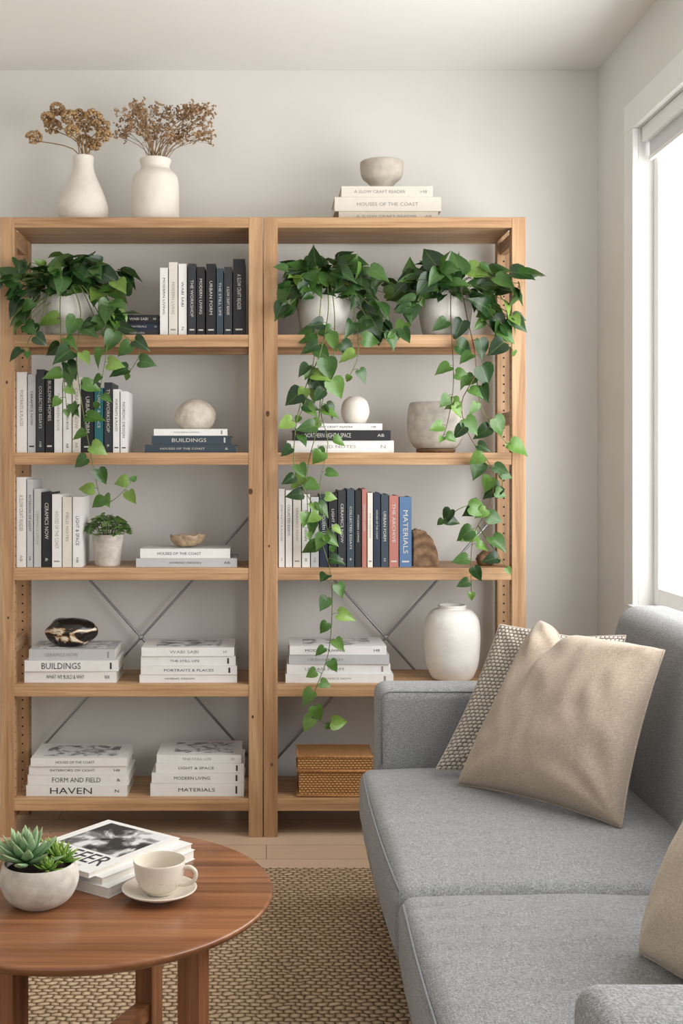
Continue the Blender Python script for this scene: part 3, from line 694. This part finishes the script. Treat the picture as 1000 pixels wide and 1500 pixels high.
def pillow(name, BL, BR, TR, TL, tf, tb_, mat, seed, chop=0.0, n=56, ear=0.06, wr=0.008, cu0=-0.42, cw=0.2):
    BL, BR, TR, TL = map(Vector, (BL, BR, TR, TL)); nrm = ((BR-BL).cross(TL-BL)).normalized()
    mb = MB()
    def pos(u, v):
        uu = u*(1-ear*(1-v*v)**1.0); vv = v*(1-ear*(1-u*u))
        if chop and v > 0: vv -= chop*math.exp(-((u-cu0)/cw)**2)*v**3+chop*0.25*math.exp(-((u-cu0-0.3)/0.5)**2)*v**3
        s, t = (uu+1)/2, (vv+1)/2
        return BL*(1-s)*(1-t)+BR*s*(1-t)+TR*s*t+TL*(1-s)*t
    for sg, th in ((1, tf), (-1, tb_)):
        vs = []; uv = []; fs = []
        for j in range(n+1):
            for i in range(n+1):
                u = math.sin((i/n-0.5)*math.pi); v = math.sin((j/n-0.5)*math.pi)
                w = max(0, (1-u*u)*(1-v*v))
                p = pos(u, v); h = th*w**0.36
                if chop:
                    cl = cu0-0.22*(1-v)
                    h -= th*0.75*math.exp(-((u-cl)/0.13)**2)*max(0, v)**1.2*w**0.22
                h += wr*w**0.3*(noise.noise(Vector((u*2.2+seed, v*2.2, sg)))*1.5+noise.noise(Vector((u*6, v*3+seed, sg)))*0.8)
                h += wr*0.6*w**0.3*math.sin((u*0.8+v*1.6)*7+3*noise.noise(Vector((u*1.5, v*1.5, seed))))*max(0, noise.noise(Vector((u*1.7+seed, v*1.7, 9)))+0.1)*2
                for cu, cv in ((-1,-1),(1,-1),(1,1),(-1,1)):
                    dx, dy = u-cu, v-cv; rr = math.hypot(dx, dy); an = math.atan2(dy, dx)
                    h += wr*0.9*math.sin(an*10+seed)*math.exp(-((rr-0.45)/0.3)**2)*w**0.3
                vs.append(p+nrm*sg*h); uv.append(((u+1)/2, (v+1)/2))
        for j in range(n):
            for i in range(n):
                a = j*(n+1)+i; q = (a, a+1, a+n+2, a+n+1); fs.append(q if sg > 0 else q[::-1])
        mb.add(vs, fs, mat, True, None, uv)
    rim = [pos(-1+2*i/40, -1) for i in range(40)]+[pos(1, -1+2*i/40) for i in range(40)]+[pos(1-2*i/40, 1) for i in range(40)]+[pos(-1, 1-2*i/40) for i in range(41)]
    mb.tube(rim, 0.0028, mat, 6, None, 1)
    return mb.build(name)
pillow('knit_cushion', (0.458,3.15,0.455), (0.88,3.02,0.455), (0.985,3.20,0.81), (0.655,3.27,0.83), 0.045, 0.02, M_knit, 2, 0.03, 56, 0.05, 0.006, 0.2, 0.4)
pillow('linen_cushion', (0.50,3.04,0.445), (0.815,2.68,0.445), (0.972,2.85,0.825), (0.752,3.20,0.85), 0.115, 0.015, M_linen, 4, 0.15, 56, 0.06, 0.008)
pillow('linen_cushion', (0.635,1.98,0.45), (0.74,1.60,0.45), (0.90,1.70,0.80), (0.85,2.08,0.80), 0.10, 0.04, M_linen2, 8, 0.03, 56, 0.04, 0.005)

# ------------------------------------------------------------------ rug
mb = MB(); mb.box(-1.75, 0.95, 0.6, 3.67, 0.0, 0.012, M_rug); mb.build('jute_rug', None, 0.004)

# ------------------------------------------------------------------ coffee table
tc = Vector((-0.352, 2.285, 0)); TZ = 0.45; TR_ = 0.365
mb = MB()
mb.lathe([(0.001,TZ-0.028),(TR_-0.03,TZ-0.028),(TR_-0.008,TZ-0.016),(TR_-0.001,TZ-0.008),(TR_,TZ-0.004),(TR_-0.002,TZ-0.001),(TR_-0.006,TZ),(TR_*0.5,TZ),(0.001,TZ)], M_tabX, tc, 128)
for k in range(4):
    a = math.radians(-25+90*k); M = Matrix.Translation(tc) @ Matrix.Rotation(a, 4, 'Z')
    mb.box(0.215, 0.26, -0.02, 0.02, 0.0125, TZ-0.028, M_tabZ, M)
    mb.box(-0.0, 0.216, -0.014, 0.014, 0.10, 0.135, M_tabX, M)
    mb.box(-0.0, 0.216, -0.014, 0.014, TZ-0.07, TZ-0.028, M_tabX, M)
ob = mb.build('coffee_table')
mb = MB(); ang = math.radians(-37)
def mag(cx, cy, z, t, w, l, a, col):
    M = Matrix.Translation((cx, cy, z)) @ Matrix.Rotation(a, 4, 'Z')
    mb.box(-w/2, w/2, -l/2, l/2, 0, 0.0012, BOOK[col], M); mb.box(-w/2, w/2, -l/2, l/2, t-0.0012, t, BOOK[col], M)
    mb.box(-w/2+0.002, w/2-0.002, -l/2+0.002, l/2-0.002, 0.0012, t-0.0012, M_page, M)
    mb.box(-w/2, -w/2+0.0012, -l/2, l/2, 0.0012, t-0.0012, BOOK[col], M)
    return M
mag(-0.315, 2.40, TZ, 0.02, 0.215, 0.27, ang+0.05, 'white')
mag(-0.318, 2.41, TZ+0.02, 0.014, 0.21, 0.26, ang-0.02, 'white')
M = mag(-0.345, 2.41, TZ+0.034, 0.01, 0.21, 0.265, ang, 'white')
Z = 0.0104
mb.box(-0.082, 0.086, -0.035, 0.118, Z-0.0002, Z, M_photo, M)
A3 = M.to_3x3()
put_text(mb, 'TAFFER', M @ Vector((0.004, -0.070, Z+0.0002)), A3 @ Vector((1,0,0)), A3 @ Vector((0,1,0)), 0.175, 0.05, M_ink)
put_text(mb, 'ISSUE NO. 12  SPRING', M @ Vector((0, -0.112, Z+0.0002)), A3 @ Vector((1,0,0)), A3 @ Vector((0,1,0)), 0.12, 0.01, M_inkG)
mb.build('magazine_stack', None, 0.0006, 1)
mb = MB(); cc = (-0.205, 2.235, TZ)
mb.lathe(sprof([(0.03,0),(0.034,0.001),(0.04,0.006),(0.06,0.012),(0.071,0.018),(0.07,0.0205),(0.058,0.015),(0.036,0.009),(0.001,0.009)], 4), M_cup, cc, 56)
c2 = (cc[0], cc[1], TZ+0.0095)
mb.lathe(sprof([(0.022,0),(0.025,0.001),(0.026,0.004),(0.036,0.012),(0.045,0.03),(0.049,0.052),(0.05,0.062),(0.048,0.062),(0.045,0.047),(0.04,0.024),(0.025,0.011),(0.001,0.008)], 4), M_cup, c2, 56)
ha = math.radians(-12); hd = Vector((math.cos(ha), math.sin(ha), 0)); o = Vector(c2)
mb.tube([o+hd*0.045+Vector((0,0,0.05)), o+hd*0.06+Vector((0,0,0.053)), o+hd*0.072+Vector((0,0,0.044)), o+hd*0.069+Vector((0,0,0.028)), o+hd*0.053+Vector((0,0,0.019)), o+hd*0.038+Vector((0,0,0.018))], 0.0038, M_cup, 10, None, 6)
for i in range(90):
    a = R.uniform(0, 6.28); z = R.uniform(0.014, 0.058); t = 0.037+(z-0.012)/(0.03-0.012)*0.008 if z < 0.03 else 0.045+(z-0.03)/0.03*0.0048
    mb.ico((c2[0]+math.cos(a)*t, c2[1]+math.sin(a)*t, c2[2]+z), R.uniform(0.0004,0.0009), M_brownst)
mb.build('cup_and_saucer')
mb = MB(); sc_ = Vector((-0.428, 2.2, TZ))
mb.lathe(sprof([(0.03,0),(0.042,0.002),(0.062,0.018),(0.073,0.042),(0.073,0.062),(0.068,0.078),(0.063,0.079),(0.064,0.06),(0.06,0.05)], 5), M_concrete, sc_, 56)
mb.lathe([(0.001,0.072),(0.064,0.066)], M_soil, sc_, 30)
def sleaf(base, d, up, L, W, mat):
    d = d.normalized(); s = d.cross(up).normalized(); n_ = s.cross(d)
    st = [(0,0.5),(0.2,0.8),(0.45,1.0),(0.65,0.85),(0.82,0.52),(0.94,0.2),(1.0,0.02)]
    vs = []; uv = []; fs = []
    for t, w in st:
        cpt = base+d*L*t+n_*(0.18*L*t*t)
        for k in range(8):
            a = k*math.pi/4; x = math.cos(a)*W*w; z = math.sin(a)*W*w*(0.28 if math.sin(a) > 0 else 0.45)
            vs.append(cpt+s*x+n_*z); uv.append((0.5, t))
    for i in range(6):
        for k in range(8): fs.append((i*8+k, i*8+(k+1) % 8, (i+1)*8+(k+1) % 8, (i+1)*8+k))
    mb.add(vs, fs, mat, True, None, uv)
def rosette(c, rad, n_, mat, tilt=(0,0)):
    c = Vector(c)
    for i in range(n_):
        t = i/(n_-1); a = i*2.39996; el = math.radians(4+72*t)
        d = Vector((math.cos(a)*math.cos(el)+tilt[0], math.sin(a)*math.cos(el)+tilt[1], math.sin(el)))
        sleaf(c+Vector((math.cos(a), math.sin(a), 0))*rad*0.08+Vector((0,0,rad*0.2*t)), d, Vector((0,0,1)), rad*(1-0.4*t), rad*0.17*(1-0.35*t), mat)
rosette(sc_+Vector((-0.024,-0.01,0.082)), 0.076, 30, M_su1, (-0.1,-0.2))
rosette(sc_+Vector((0.038,0.002,0.08)), 0.042, 26, M_su2, (0.15,-0.15))
rosette(sc_+Vector((0.022,-0.036,0.076)), 0.030, 20, M_su2, (0.1,-0.25))
rosette(sc_+Vector((0.015,0.042,0.08)), 0.038, 20, M_su2, (0,0.1))
mb.build('succulent_bowl')

# ------------------------------------------------------------------ light
w = bpy.data.worlds.new('sky'); scn.world = w; w.use_nodes = True
bg = w.node_tree.nodes['Background']; bg.inputs[0].default_value = (0.985, 0.99, 1.0, 1); bg.inputs[1].default_value = 1.22
def area(name, loc, rot, sx, sy, e_, col=(1,1,1)):
    l = bpy.data.lights.new(name, 'AREA'); l.shape = 'RECTANGLE'; l.size = sx; l.size_y = sy; l.energy = e_; l.color = col
    o = bpy.data.objects.new(name, l); o.location = loc; o.rotation_euler = rot; scn.collection.objects.link(o); return o
area('window_daylight', (WX+0.35, (WY0+WY1)/2, 1.65), (0, math.radians(90), 0), 1.9, 3.0, 108, (1, 0.985, 0.965))

cam = bpy.data.cameras.new('camera'); co = bpy.data.objects.new('camera', cam); scn.collection.objects.link(co)
co.location = (0, 0, EYE); co.rotation_euler = (math.radians(90), 0, 0)
cam.sensor_fit = 'VERTICAL'; cam.sensor_height = 36; cam.sensor_width = 24; cam.lens = F/1500*36
cam.shift_x = (500-CX)/1500; cam.shift_y = -(750-CY)/1500; cam.clip_start = 0.05
scn.camera = co
